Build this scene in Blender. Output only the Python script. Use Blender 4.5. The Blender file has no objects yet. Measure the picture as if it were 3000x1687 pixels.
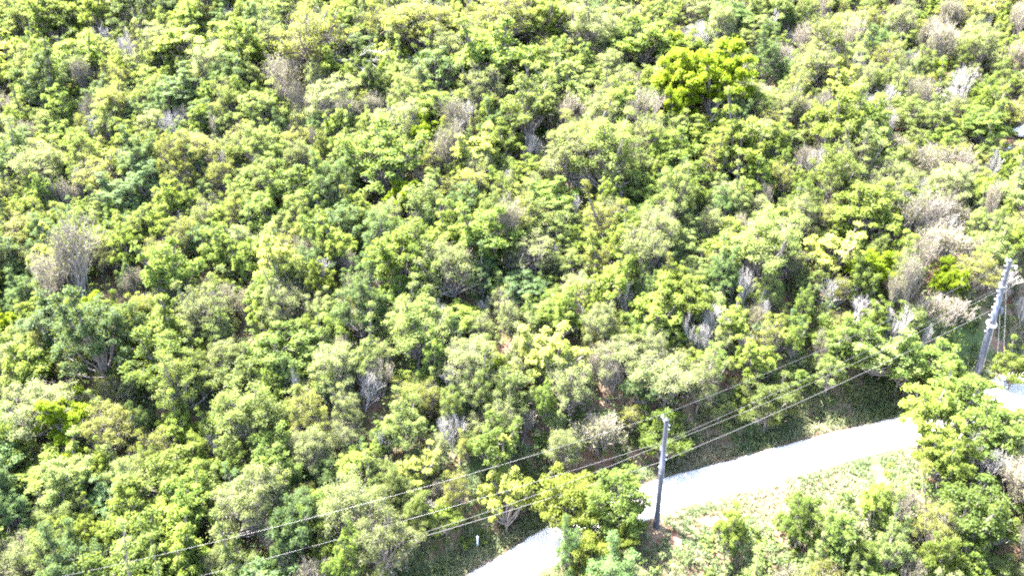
import bpy, math, random
import numpy as np
from mathutils import Vector, Matrix

# ------------------------------------------------------------------ camera, sky, sun, exposure
SC = bpy.context.scene
COL = SC.collection
cam_d = bpy.data.cameras.new('camera')
cam_d.lens, cam_d.sensor_width = 25.8, 36.0
cam_d.clip_start, cam_d.clip_end = 0.5, 4000.0
cam = bpy.data.objects.new('camera', cam_d)
COL.objects.link(cam)
cam.location = (0, 0, 0)
cam.rotation_euler = (math.radians(90 - 23.7), 0, 0)
SC.camera = cam

SUN_EL = 62.0
SUN_DIR = Vector((-0.87, 0.49, 0)).normalized() * math.cos(math.radians(SUN_EL)) + Vector((0, 0, math.sin(math.radians(SUN_EL))))
world = bpy.data.worlds.new('World')
SC.world = world
world.use_nodes = True
wn = world.node_tree
sky = wn.nodes.new('ShaderNodeTexSky')
sky.sky_type = 'NISHITA'
sky.sun_disc = False
sky.sun_elevation = math.radians(SUN_EL)
sky.sun_rotation = math.atan2(SUN_DIR.x, SUN_DIR.y)
sky.air_density, sky.dust_density = 1.0, 3.0
wn.nodes['Background'].inputs[1].default_value = 0.11
wn.links.new(sky.outputs[0], wn.nodes['Background'].inputs[0])
sun_d = bpy.data.lights.new('sun', 'SUN')
sun_d.energy, sun_d.angle, sun_d.color = 5.0, math.radians(0.53), (1.0, 0.955, 0.87)
sun = bpy.data.objects.new('sun', sun_d)
COL.objects.link(sun)
sun.rotation_euler = SUN_DIR.to_track_quat('Z', 'Y').to_euler()
SC.view_settings.view_transform = 'Standard'
SC.view_settings.look = 'None'
SC.view_settings.gamma = 1
SC.view_settings.use_curve_mapping = False
SC.view_settings.exposure = 4.35
SC.cycles.max_bounces = 8
SC.cycles.diffuse_bounces = 5
SC.cycles.transmission_bounces = 6
SC.cycles.transparent_max_bounces = 4
SC.cycles.use_denoising = False
SC.cycles.use_light_tree = False
world.cycles.sampling_method = 'NONE'
SC.cycles.pixel_filter_type = 'BLACKMAN_HARRIS'
SC.cycles.filter_width = 2.1
# ------------------------------------------------------------------ the lie of the land (metres; the camera is the origin)
#        x      y      z    half width
ROAD = np.array([(-9, 22, -56.5, 1.9), (-10.5, 30, -53.5, 1.9), (-9.5, 37, -50.6, 1.9), (-7.0, 42.0, -48.9, 1.9), (-3.1, 45.4, -47.4, 1.9),
                 (0.5, 47.5, -46.4, 1.8), (3.7, 49.0, -45.4, 2.0), (8.2, 50.9, -44.3, 2.0), (13.4, 52.6, -43.3, 2.0), (20.1, 54.1, -42.3, 2.0),
                 (26.3, 55.3, -41.2, 2.0), (32.0, 56.2, -40.1, 2.0), (37.5, 56.9, -39.0, 2.0), (44.0, 58.6, -37.6, 2.1), (52.0, 62.0, -36.2, 2.1),
                 (62.0, 67.0, -34.6, 2.1), (80.0, 76.0, -32.0, 2.1), (110.0, 90.0, -28.0, 2.1)], float)


def smooth_path(P, n=8):
    out = []
    for i in range(len(P) - 1):
        a, b, c, d = P[max(i - 1, 0)], P[i], P[i + 1], P[min(i + 2, len(P) - 1)]
        for k in range(n):
            t = k / n
            out.append(0.5 * (2 * b + (c - a) * t + (2 * a - 5 * b + 4 * c - d) * t * t + (3 * b - a - 3 * c + d) * t ** 3))
    out.append(P[-1])
    return np.array(out)


RP = smooth_path(ROAD)


def vnoise(x, y, seed=0):
    """Smooth value noise in 0..1, vectorised."""
    xi, yi = np.floor(x), np.floor(y)
    fx, fy = x - xi, y - yi
    fx, fy = fx * fx * (3 - 2 * fx), fy * fy * (3 - 2 * fy)

    def h(a, b):
        v = np.sin(a * 127.1 + b * 311.7 + seed * 74.7) * 43758.5453
        return v - np.floor(v)
    return (h(xi, yi) * (1 - fx) + h(xi + 1, yi) * fx) * (1 - fy) + (h(xi, yi + 1) * (1 - fx) + h(xi + 1, yi + 1) * fx) * fy


def road_rel(x, y):
    """Signed distance to the road's centre line (positive uphill) and the road's level and half width there."""
    x, y = np.atleast_1d(np.asarray(x, float)), np.atleast_1d(np.asarray(y, float))
    best = np.full(x.shape, 1e9)
    zz, hw, sg = np.zeros(x.shape), np.full(x.shape, 2.0), np.ones(x.shape)
    for i in range(len(RP) - 1):
        a, b = RP[i], RP[i + 1]
        dx, dy = b[0] - a[0], b[1] - a[1]
        L2 = dx * dx + dy * dy
        t = np.clip(((x - a[0]) * dx + (y - a[1]) * dy) / L2, 0, 1)
        qx, qy = a[0] + t * dx, a[1] + t * dy
        d2 = (x - qx) ** 2 + (y - qy) ** 2
        m = d2 < best
        best = np.where(m, d2, best)
        zz = np.where(m, a[2] + t * (b[2] - a[2]), zz)
        hw = np.where(m, a[3] + t * (b[3] - a[3]), hw)
        sg = np.where(m, np.where(dx * (y - qy) - dy * (x - qx) >= 0, 1.0, -1.0), sg)
    return np.sqrt(best) * sg, zz, hw


def hill(x, y):
    z = -43.4 + 0.045 * (x - 12.3) + 0.56 * (y - 49.2)
    z = z + 2.4 * (vnoise(x / 23.0 + 3, y / 27.0, 1) - 0.5) * np.clip((y - 52) / 15, 0, 1) + 0.9 * (vnoise(x / 8.0, y / 9.0, 2) - 0.5)
    z = np.where(y > 190, z - (y - 190) ** 2 * 0.004, z)
    return z


def terrain(x, y):
    x, y = np.atleast_1d(np.asarray(x, float)), np.atleast_1d(np.asarray(y, float))
    H = hill(x, y)
    d, rz, hw = road_rel(x, y)
    e = np.abs(d) - hw
    cut = rz - 0.02 + np.clip(e, 0, 1.5) * 0.12 + np.clip(e - 1.5, 0, None) * 1.6
    up = np.minimum(np.maximum(H, rz + np.clip(e - 1.5, 0, 2) * 0.7), cut)
    w = np.clip((e - 4.5) / 6, 0, 1)
    w = w * w * (3 - 2 * w)
    dn = (rz - 0.03 - np.clip(e, 0, None) * 0.2) * (1 - w) + np.minimum(H, rz + 0.3) * w
    z = np.where(d > 0, up, dn)
    z = np.where(e < 0, rz - 0.1, z)
    far = np.clip((e - 40) / 10, 0, 1)
    z = z * (1 - far) + H * far
    z = z + np.where(e > 0.3, 0.16 * (vnoise(x * 0.9, y * 0.9, 5) - 0.5) + 0.1 * (vnoise(x * 2.3, y * 2.3, 6) - 0.5), 0)
    return z
# every tree one can single out: x, y, crown diameter, kind, what singles it out
MARKS = [
    (-65.1, 111.3, 7.6, 'G', 'bright leafy tree at the upper left corner of the wood', 1.15),
    (-52.7, 111.7, 6.5, 'D', 'blue-green feathery tree at the top edge above the white dead tree', 1.15),
    (-52.1, 105.0, 3.9, 'W', 'tall white dead tree with upswept bare twigs, upper left', 1.15),
    (-58.3, 102.5, 7.7, 'G', 'leafy tree whose pale trunk shows through, left of the white dead tree', 1.15),
    (-44.3, 104.1, 7.7, 'L', 'lime tree with a dark hollow at its foot, right of the white dead tree', 1.15),
    (-36.7, 103.1, 5.7, 'G', 'dense green tree behind the dark hollow, upper left', 1.15),
    (-26.6, 102.6, 10.7, 'O', 'broad olive tree with a fallen pale limb, top left of centre', 1.15),
    (-56.5, 100.1, 4.1, 'B', 'pinkish dry bush below the leafy tree with the pale trunk', 1.15),
    (-64.9, 104.9, 3.2, 'L', 'small round lime dome near the upper left edge', 1.15),
    (-47.9, 91.1, 2.8, 'L', 'tiny vivid lime dome in the left part of the wood', 1.15),
    (-59.5, 87.2, 6.0, 'D', 'dark blue-green tree on the left edge, a third of the way down', 1.15),
    (-30.1, 98.3, 7.4, 'B', 'wide beige and yellow twiggy tree below the broad olive tree', 1.15),
    (-22.9, 94.6, 6.3, 'P', 'minty pale tree beside a black gap, left of top centre', 1.15),
    (-55.5, 84.6, 5.4, 'P', 'pale light green tree below the dark tree on the left edge', 1.15),
    (-49.2, 84.4, 5.8, 'O', 'olive bush over a dark reddish hollow, left', 1.15),
    (-42.4, 83.2, 4.9, 'D', 'dark bush right of the dark reddish hollow, left', 1.15),
    (-12.3, 105.4, 10.8, 'O', 'wide flat olive crown at the top edge, left of centre', 1.15),
    (-0.7, 107.0, 7.9, 'O', 'yellowish olive crown at the top edge near the centre', 1.15),
    (-14.3, 106.0, 5.8, 'D', 'dark shaded tree under the wide flat olive crown', 1.15),
    (-2.6, 98.6, 10.3, 'G', 'large light green crown below the top centre', 1.15),
    (-11.3, 101.2, 3.8, 'L', 'round lime dome left of the large light green crown', 1.15),
    (10.4, 104.4, 7.2, 'P', 'minty feathery tree near the top, right of centre', 1.15),
    (13.8, 107.6, 3.7, 'O', 'yellow-orange tinted tree near the top, right of centre', 1.15),
    (17.7, 102.1, 8.1, 'G', 'round green tree with a dark lower right side, top right of centre', 1.15),
    (21.3, 92.7, 7.0, 'V', 'vivid yellow-green crown, left half of the brightest clump', 1.5),
    (24.6, 91.5, 6.9, 'V', 'vivid yellow-green crown, right half of the brightest clump', 1.5),
    (20.3, 90.5, 3.7, 'V', 'lowest vivid yellow-green crown of the brightest clump', 1.5),
    (-3.1, 94.6, 6.7, 'P', 'grey-green ghostly tree with pale limbs in the upper middle', 1.15),
    (-5.8, 92.6, 3.3, 'W', 'slim bare white tree left of the long fallen limb', 1.15),
    (1.6, 87.3, 3.0, 'W', 'small bare white tree above a black gap in the upper middle', 1.15),
    (16.0, 89.3, 5.5, 'B', 'pink twiggy tree left of the brightest clump', 1.15),
    (14.0, 85.2, 4.5, 'B', 'pink twiggy tree, lower one beside the deep green tree', 1.15),
    (18.4, 84.6, 5.8, 'G', 'deep green tree with a black foot, below the brightest clump', 1.15),
    (-15.6, 84.0, 8.9, 'G', 'big bright leafy tree in the left middle of the upper wood', 1.15),
    (-10.0, 93.0, 5.7, 'G', 'green tree left of the slim bare white tree', 1.15),
    (-12.8, 90.4, 5.2, 'P', 'pale minty tree below the green one, upper middle', 1.15),
    (12.8, 90.8, 4.7, 'G', 'green tree left of the pink twiggy trees', 1.15),
    (49.4, 103.1, 4.1, 'D', 'small bluish tree at the upper right', 1.15),
    (35.8, 97.7, 3.0, 'D', 'small dark bluish tree standing alone, upper right', 1.15),
    (41.5, 86.5, 5.8, 'G', 'feathery green tree with a dark underside, upper right', 1.15),
    (56.1, 91.4, 5.1, 'W', 'wind-swept pale dead tree near the upper right edge', 1.15),
    (55.9, 99.5, 5.4, 'B', 'beige brushy tree above the wind-swept dead tree', 1.15),
    (55.5, 86.4, 5.4, 'G', 'green tree left of the white vehicle', 1.15),
    (35.1, 80.9, 3.5, 'W', 'sprawling white dead branches in the middle right', 1.15),
    (37.8, 91.1, 3.3, 'B', 'beige dry tree left of the feathery green tree', 1.15),
    (-48.5, 70.2, 5.9, 'B', 'broad beige crown at the left edge, left of its pair', 1.15),
    (-44.2, 70.0, 6.7, 'B', 'broad beige crown near the left edge, right of its pair', 1.15),
    (-45.6, 67.9, 4.3, 'B', 'lower beige crown of the three near the left edge', 1.15),
    (-42.7, 67.4, 3.7, 'V', 'small vivid green bush under the three beige crowns', 1.15),
    (-54.5, 73.8, 4.9, 'D', 'dark tree on the left edge above the beige crowns', 1.15),
    (-50.4, 75.8, 4.6, 'D', 'dark green tree above the beige crowns', 1.15),
    (-45.0, 74.3, 3.9, 'P', 'minty rosette tree above the beige crowns', 1.15),
    (-33.6, 75.5, 3.8, 'D', 'narrow dark tree with a black foot, left of centre', 1.15),
    (-35.3, 70.4, 6.0, 'G', 'leafy tree below left of the narrow dark tree', 1.15),
    (-31.1, 66.5, 4.6, 'P', 'feathery pale green tree below the narrow dark tree', 1.15),
    (-39.4, 64.7, 3.4, 'W', 'tangle of bare grey branches over a black gap, left', 1.15),
    (-32.6, 60.6, 7.2, 'G', 'large bright green crown right of the grey tangle', 1.15),
    (-24.9, 68.6, 4.3, 'G', 'green tree in the lower left middle', 1.15),
    (-38.9, 80.2, 3.5, 'L', 'lime tree beside a rounded green dome, left', 1.15),
    (-36.6, 80.3, 2.8, 'G', 'rounded green dome beside the lime tree, left', 1.15),
    (-21.2, 81.9, 5.3, 'D', 'very dark green tree left of centre', 1.15),
    (-18.9, 77.4, 5.1, 'D', 'darkest tree with a black hollow, left of centre', 1.15),
    (-17.0, 78.4, 3.9, 'L', 'bright lime dome right of the darkest tree', 1.15),
    (-6.9, 73.9, 4.5, 'L', 'yellowish lime tree just left of centre', 1.15),
    (-11.3, 71.4, 8.3, 'G', 'wide green crown left of centre above bare white twigs', 1.15),
    (-11.7, 69.2, 3.9, 'G', 'upright dark green tree with a black foot, left of centre', 1.15),
    (-6.0, 70.0, 5.9, 'P', 'luminous pale green crown just left of centre', 1.15),
    (15.3, 71.2, 3.6, 'D', 'bluish green tree right of centre', 1.15),
    (13.7, 71.0, 5.9, 'P', 'broad pale crown around the bluish green tree, right of centre', 1.15),
    (3.9, 60.4, 5.0, 'Y', 'very pale yellow crown left of a black slot, below centre', 1.15),
    (4.7, 65.3, 4.2, 'G', 'fresh green crown above the very pale yellow one', 1.15),
    (10.6, 61.5, 4.7, 'P', 'mint green tree right of the pink twigs, below centre', 1.15),
    (7.6, 61.1, 4.0, 'B', 'pinkish white twiggy tree right of the black slot', 1.15),
    (9.1, 59.1, 3.2, 'B', 'lower pinkish twiggy tree right of the black slot', 1.15),
    (6.5, 66.2, 2.3, 'W', 'small bare grey tree above the black slot', 1.15),
    (-1.6, 61.0, 2.9, 'V', 'round yellow-green dome below centre', 1.15),
    (36.4, 68.5, 4.6, 'V', 'vivid green tree over a dark gap, right side', 1.15),
    (34.9, 67.0, 3.4, 'G', 'green lower neighbour of the vivid tree, right side', 1.15),
    (32.8, 70.3, 5.1, 'Y', 'luminous lime crown left of the vivid green tree', 1.15),
    (41.8, 68.9, 5.4, 'B', 'pink dry crown right of the vivid green tree', 1.15),
    (42.5, 72.9, 7.1, 'B', 'large beige crown with heavy bare limbs, right side', 1.15),
    (21.4, 68.8, 3.9, 'D', 'mint shaded tree in the right middle', 1.15),
    (32.0, 76.1, 3.7, 'G', 'small bright tree in the right middle', 1.15),
    (36.7, 62.8, 3.7, 'W', 'bare white shrub behind the power lines, right', 1.15),
    (17.7, 63.1, 3.0, 'W', 'low fan of bare white twigs right of centre', 1.15),
    (37.2, 60.8, 4.7, 'G', 'dense green tree above the shaded bank', 1.15),
    (40.0, 60.0, 4.7, 'G', 'dense dark tree left of the right-hand pole', 1.15),
    (-30.4, 56.0, 3.5, 'L', 'lime tree with hanging dark foliage, lower left', 1.15),
    (-27.4, 56.3, 2.6, 'L', 'small lime tree left of the big black gap', 1.15),
    (-26.9, 54.3, 2.1, 'W', 'little white dead tree with a forked trunk, lower left', 1.15),
    (-36.3, 55.8, 5.2, 'O', 'shaggy olive tree with drooping leaves, lower left', 1.15),
    (-42.7, 49.5, 3.3, 'D', 'dark green tree at the lower left edge', 1.15),
    (-31.7, 47.4, 4.9, 'L', 'left of the two broad lime crowns, bottom left', 1.15),
    (-27.9, 46.9, 5.2, 'L', 'right of the two broad lime crowns, bottom left', 1.15),
    (-21.1, 53.6, 5.0, 'G', 'round leafy crown right of the big black gap', 1.15),
    (-17.7, 53.8, 3.7, 'P', 'pale sunlit crown beside the round leafy one, lower left', 1.15),
    (-0.5, 50.5, 4.2, 'Y', 'pale lime tree overhanging the shaded bank', 1.5),
    (13.8, 56.0, 5.2, 'G', 'bushy green tree leaning over the road behind the nearer pole', 1.35),
    (24.0, 58.8, 4.7, 'M', 'feathery tree on the lip of the bank midway between the poles', 1.15),
    (-5.7, 49.2, 2.7, 'L', 'lime bush on the lip of the shaded bank', 1.15),
    (4.8, 48.4, 5.7, 'K', 'golden green roadside crown on the left, hiding the road', 1.15),
    (8.3, 48.2, 5.8, 'G', 'brighter green roadside crown beside the nearer pole', 1.15),
    (6.5, 44.5, 4.2, 'K', 'lower golden green lobe of trees below the road', 1.15),
    (8.7, 46.4, 3.1, 'K', 'golden green crown left of the foot of the nearer pole', 1.15),
    (17.3, 45.7, 2.8, 'L', 'yellow shrub-like tree below the grass verge', 1.15),
    (35.9, 46.1, 5.3, 'G', 'large tiered green tree, bottom right', 1.15),
    (35.7, 44.2, 4.1, 'G', 'lowest tiered green tree in the bottom right corner', 1.15),
    (22.9, 46.2, 3.4, 'G', 'green tree below the grass verge, left one', 1.15),
    (25.5, 45.0, 3.6, 'G', 'leafy tree with dark pockets below the verge', 1.15),
    (29.2, 47.1, 3.1, 'L', 'lime tree below the grass verge, right one', 1.15),
    (40.2, 54.9, 5.7, 'G', 'dense roadside tree in front of the right-hand pole', 1.15),
    (36.4, 53.2, 4.9, 'L', 'yellowish crown covering the end of the road', 1.15),
    (40.1, 51.6, 4.8, 'G', 'green crown right of the road end', 1.15),
    (35.8, 49.6, 4.7, 'L', 'low yellow-green crown below the road end', 1.15),
    (39.0, 50.0, 3.5, 'W', 'tangled bare grey bush below the road end', 1.15),
    (32.0, 47.7, 3.7, 'B', 'beige dry bush on the lower verge', 1.15),
    (42.2, 52.3, 3.9, 'L', 'lime crown at the right edge below the far patch of road', 1.15),
    (47.2, 60.2, 3.2, 'L', 'lime crown beyond the dirt patch on the right edge', 1.15),
]
# clearings and hollows where nothing stands: x, y, radius
GAPS = [(10.5, 45.5, 2.2), (0.0, 48.5, 1.0), (-42.4, 103.8, 1.8), (-46.4, 103.6, 1.2), (-36.6, 107.6, 1.5), (-24.2, 103.2, 1.8), (-49.2, 85.6, 2.2), (-21.8, 103.2, 1.5), (0.8, 86.2, 2.0), (2.2, 106.4, 1.7), (-21.3, 93.9, 1.5), (18.6, 104.4, 1.3), (52.4, 92.1, 2.0), (55.9, 97.5, 1.6), (23.4, 90.6, 1.6), (20.5, 84.7, 2.2), (42.3, 86.6, 1.5), (-33.3, 74.5, 2.0), (-40.4, 68.9, 2.6), (-34.3, 72.0, 1.8), (-26.7, 64.3, 2.4), (-39.4, 64.8, 2.2), (-18.9, 76.8, 2.2), (-2.4, 66.6, 1.8), (-1.4, 64.7, 2.0), (6.1, 62.9, 1.2), (6.0, 60.8, 1.2), (12.8, 78.8, 1.8), (36.8, 68.2, 1.5), (-25.9, 58.0, 3.6), (-29.0, 58.7, 2.0), (-41.3, 60.2, 2.2), (-42.0, 48.7, 2.6), (-42.6, 47.4, 2.5), (-11.8, 68.5, 1.4), (-33.0, 59.1, 1.5), (-30.7, 55.8, 2.2), (-34.5, 54.1, 2.0), (-3.6, 52.7, 2.2), (1.8, 53.5, 2.5), (27.8, 66.3, 1.6), (21.4, 67.0, 1.6), (-46.8, 71.2, 0.1), (-42.9, 72.2, 2.0), (5.1, 71.4, 1.6), (-3.8, 77.0, 1.5), (-35.5, 57.7, 1.5), (-36.8, 51.2, 1.8), (-45.1, 60.4, 2.0), (-21.5, 52.5, 1.6), (-12.7, 57.5, 2.0), (-7.7, 55.1, 2.0), (41.1, 67.3, 1.8), (-27.7, 66.0, 2.0), (-58.8, 88.9, 1.6), (-25.2, 88.9, 1.2), (-42.1, 80.7, 1.6), (20.8, 79.9, 1.3), (10.6, 86.1, 1.2), (33.8, 77.0, 1.2), ]

# ------------------------------------------------------------------ helpers
def tag(o, label=None, cat=None, group=None, kind=None):
    if label: o['label'] = label
    if cat: o['category'] = cat
    if group: o['group'] = group
    if kind: o['kind'] = kind
    return o


def mesh_quads(name, V, Q, mats=(), idx=None, attrs=None, smooth=False):
    """One mesh from arrays: V (n,3) and Q (m,4) or (m,3) vertex numbers."""
    me = bpy.data.meshes.new(name)
    V, Q = np.asarray(V, np.float32), np.asarray(Q, np.int32)
    k = Q.shape[1]
    me.vertices.add(len(V)); me.vertices.foreach_set('co', V.ravel())
    me.loops.add(Q.size); me.loops.foreach_set('vertex_index', Q.ravel())
    me.polygons.add(len(Q)); me.polygons.foreach_set('loop_start', np.arange(0, Q.size, k, dtype=np.int32))
    if idx is not None: me.polygons.foreach_set('material_index', np.asarray(idx, np.int32))
    if smooth: me.polygons.foreach_set('use_smooth', np.ones(len(Q), bool))
    for m in mats: me.materials.append(m)
    for k_, a in (attrs or {}).items():
        at = me.attributes.new(k_, 'FLOAT', 'FACE'); at.data.foreach_set('value', np.asarray(a, np.float32))
    me.update(calc_edges=True)
    return me


def link(name, data, parent=None, loc=None, rz=0.0, scale=None):
    o = bpy.data.objects.new(name, data)
    COL.objects.link(o)
    if parent is not None: o.parent = parent
    if loc is not None: o.location = loc
    if rz: o.rotation_euler = (0, 0, rz)
    if scale is not None: o.scale = scale
    return o


def unit(a):
    return a / np.maximum(np.linalg.norm(a, axis=-1, keepdims=True), 1e-9)


def tubes(P0, P1, R0, R1, n=4):
    """Open tapered n-sided tubes from P0 to P1: vertices and quads."""
    P0, P1 = np.asarray(P0, float), np.asarray(P1, float)
    R0, R1 = np.asarray(R0, float), np.asarray(R1, float)
    d = unit(P1 - P0)
    a = np.where(np.abs(d[:, 2:3]) > 0.9, np.array([[1.0, 0, 0]]), np.array([[0, 0, 1.0]]))
    u = unit(np.cross(d, a)); v = np.cross(d, u)
    ang = np.arange(n) * 2 * np.pi / n
    ring = u[:, None] * np.cos(ang)[None, :, None] + v[:, None] * np.sin(ang)[None, :, None]
    A = P0[:, None] + ring * R0[:, None, None]
    B = P1[:, None] + ring * R1[:, None, None]
    V = np.concatenate([A, B], 1).reshape(-1, 3)
    base = np.arange(len(P0))[:, None] * (2 * n)
    i = np.arange(n)[None]; j = (i + 1) % n
    Q = np.stack([base + i, base + j, base + n + j, base + n + i], -1).reshape(-1, 4)
    return V, Q


def join(parts):
    """Join (V, Q, idx, tint) tuples."""
    Vs, Qs, Is, Ts, o = [], [], [], [], 0
    for V, Q, i, t in parts:
        Vs.append(V); Qs.append(Q + o); o += len(V)
        Is.append(np.full(len(Q), i) if np.isscalar(i) else i)
        Ts.append(np.full(len(Q), t) if np.isscalar(t) else t)
    return np.concatenate(Vs), np.concatenate(Qs), np.concatenate(Is), np.concatenate(Ts)


def lathe(profile, n=20, close=True):
    """Surface of revolution about z from (radius, height) pairs."""
    V, Q = [], []
    for r, z in profile:
        for k in range(n):
            a = 2 * math.pi * k / n
            V.append((r * math.cos(a), r * math.sin(a), z))
    for i in range(len(profile) - 1):
        for k in range(n):
            j = (k + 1) % n
            Q.append((i * n + k, i * n + j, (i + 1) * n + j, (i + 1) * n + k))
    return np.array(V), np.array(Q)


# ------------------------------------------------------------------ materials
def nodes(name):
    m = bpy.data.materials.new(name)
    m.use_nodes = True
    t = m.node_tree
    return m, t, t.nodes['Principled BSDF'], t.nodes['Material Output']


def mixc(t, a, b, fac):
    n = t.nodes.new('ShaderNodeMix'); n.data_type = 'RGBA'
    for s, v in ((6, a), (7, b)):
        if isinstance(v, tuple): n.inputs[s].default_value = (*v, 1)
        else: t.links.new(v, n.inputs[s])
    if isinstance(fac, float): n.inputs[0].default_value = fac
    else: t.links.new(fac, n.inputs[0])
    return n.outputs[2]


def noise(t, scale, detail=4.0, rough=0.6, vec=None):
    n = t.nodes.new('ShaderNodeTexNoise')
    n.inputs['Scale'].default_value = scale; n.inputs['Detail'].default_value = detail; n.inputs['Roughness'].default_value = rough
    if vec is not None: t.links.new(vec, n.inputs['Vector'])
    return n.outputs['Fac']


def ramp(t, x, lo, hi):
    n = t.nodes.new('ShaderNodeMapRange'); n.inputs[1].default_value = lo; n.inputs[2].default_value = hi
    t.links.new(x, n.inputs[0])
    return n.outputs[0]


def leaf_mat(name, ca, cb, cc, trans=0.6, spread=0.35):
    """ca..cb vary leaf by leaf, cc is an accent; each tree shifts a little in hue and value."""
    m, t, b, out = nodes(name)
    at = t.nodes.new('ShaderNodeAttribute'); at.attribute_name = 'tint'
    oi = t.nodes.new('ShaderNodeObjectInfo')
    col = mixc(t, ca, cb, at.outputs['Fac'])
    w = t.nodes.new('ShaderNodeMath'); w.operation = 'MULTIPLY'; w.inputs[1].default_value = 0.55
    t.links.new(oi.outputs['Random'], w.inputs[0])
    col = mixc(t, col, cc, w.outputs[0])
    h = t.nodes.new('ShaderNodeHueSaturation')
    wn_ = t.nodes.new('ShaderNodeTexWhiteNoise'); wn_.noise_dimensions = '1D'
    t.links.new(oi.outputs['Random'], wn_.inputs['W'])
    v = t.nodes.new('ShaderNodeMapRange'); v.inputs[3].default_value = 1 - spread; v.inputs[4].default_value = 1 + spread
    t.links.new(wn_.outputs[0], v.inputs[0]); t.links.new(v.outputs[0], h.inputs['Value'])
    t.links.new(col, h.inputs['Color'])
    b.inputs['Roughness'].default_value = 0.6
    b.inputs['Specular IOR Level'].default_value = 0.15
    t.links.new(h.outputs[0], b.inputs['Base Color'])
    tr = t.nodes.new('ShaderNodeBsdfTranslucent')
    tc = mixc(t, h.outputs[0], (0.17, 0.21, 0.02), 0.45)
    t.links.new(tc, tr.inputs['Color'])
    mx = t.nodes.new('ShaderNodeMixShader'); mx.inputs[0].default_value = trans
    t.links.new(b.outputs[0], mx.inputs[1]); t.links.new(tr.outputs[0], mx.inputs[2])
    t.links.new(mx.outputs[0], out.inputs[0])
    return m


def bark_mat(name, ca, cb, scale=6.0):
    m, t, b, out = nodes(name)
    tc = t.nodes.new('ShaderNodeTexCoord')
    f = noise(t, scale, 5, 0.7, tc.outputs['Object'])
    t.links.new(mixc(t, ca, cb, ramp(t, f, 0.35, 0.65)), b.inputs['Base Color'])
    b.inputs['Roughness'].default_value = 0.85
    b.inputs['Specular IOR Level'].default_value = 0.2
    return m


LEAF = {
    'G': leaf_mat('leaf_fresh_green', (0.070, 0.112, 0.020), (0.122, 0.164, 0.034), (0.078, 0.124, 0.038)),
    'M': leaf_mat('leaf_mid_green', (0.086, 0.120, 0.032), (0.136, 0.165, 0.052), (0.100, 0.130, 0.048)),
    'N': leaf_mat('leaf_light_green', (0.098, 0.138, 0.040), (0.150, 0.184, 0.064), (0.112, 0.150, 0.052)),
    'L': leaf_mat('leaf_lime', (0.092, 0.132, 0.022), (0.150, 0.192, 0.040), (0.110, 0.146, 0.030)),
    'V': leaf_mat('leaf_vivid_yellow_green', (0.085, 0.138, 0.004), (0.132, 0.180, 0.006), (0.100, 0.152, 0.005), spread=0.12),
    'Y': leaf_mat('leaf_pale_lime', (0.210, 0.245, 0.050), (0.290, 0.315, 0.085), (0.240, 0.275, 0.065), spread=0.12),
    'D': leaf_mat('leaf_deep_green', (0.036, 0.068, 0.020), (0.070, 0.108, 0.036), (0.044, 0.080, 0.036), trans=0.4),
    'P': leaf_mat('leaf_pale_sage', (0.110, 0.135, 0.054), (0.160, 0.180, 0.080), (0.130, 0.148, 0.068)),
    'O': leaf_mat('leaf_olive', (0.104, 0.118, 0.027), (0.152, 0.163, 0.044), (0.128, 0.126, 0.034)),
    'K': leaf_mat('leaf_golden_green', (0.078, 0.104, 0.014), (0.125, 0.145, 0.024), (0.092, 0.115, 0.018), spread=0.1),
    'B': leaf_mat('leaf_dry_beige', (0.118, 0.108, 0.064), (0.158, 0.145, 0.092), (0.110, 0.124, 0.055), trans=0.4),
    'W': leaf_mat('leaf_withered', (0.150, 0.145, 0.070), (0.200, 0.190, 0.100), (0.120, 0.135, 0.050), trans=0.3),
}
BARK = bark_mat('bark_grey', (0.07, 0.058, 0.052), (0.17, 0.15, 0.14))
TWIG_PALE = bark_mat('twig_pale_grey', (0.17, 0.157, 0.152), (0.29, 0.272, 0.268))
TWIG_PINK = bark_mat('twig_pinkish', (0.135, 0.110, 0.098), (0.215, 0.185, 0.168))
TWIG_GREY = bark_mat('twig_grey', (0.10, 0.09, 0.082), (0.20, 0.18, 0.165))


# ------------------------------------------------------------------ ground
def ground_mat():
    m, t, b, out = nodes('hillside_soil')
    tc = t.nodes.new('ShaderNodeTexCoord')
    g = tc.outputs['Object']
    big, mid, fine = noise(t, 0.12, 4, 0.6, g), noise(t, 0.9, 6, 0.65, g), noise(t, 9.0, 6, 0.75, g)
    soil = mixc(t, (0.070, 0.036, 0.026), (0.125, 0.072, 0.052), ramp(t, mid, 0.35, 0.65))
    litter = mixc(t, (0.055, 0.040, 0.028), (0.13, 0.098, 0.07), ramp(t, fine, 0.38, 0.62))
    c = mixc(t, soil, litter, ramp(t, mid, 0.42, 0.55))
    moss = mixc(t, (0.022, 0.038, 0.014), (0.05, 0.07, 0.024), ramp(t, fine, 0.4, 0.6))
    c = mixc(t, c, moss, ramp(t, big, 0.5, 0.62))
    t.links.new(c, b.inputs['Base Color'])
    b.inputs['Roughness'].default_value = 0.95
    b.inputs['Specular IOR Level'].default_value = 0.15
    bp = t.nodes.new('ShaderNodeBump'); bp.inputs['Strength'].default_value = 0.8; bp.inputs['Distance'].default_value = 0.08
    t.links.new(fine, bp.inputs['Height']); t.links.new(bp.outputs[0], b.inputs['Normal'])
    return m


def axis(parts):
    return np.unique(np.concatenate([np.arange(a, b, s) for a, b, s in parts]).round(4))


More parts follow.
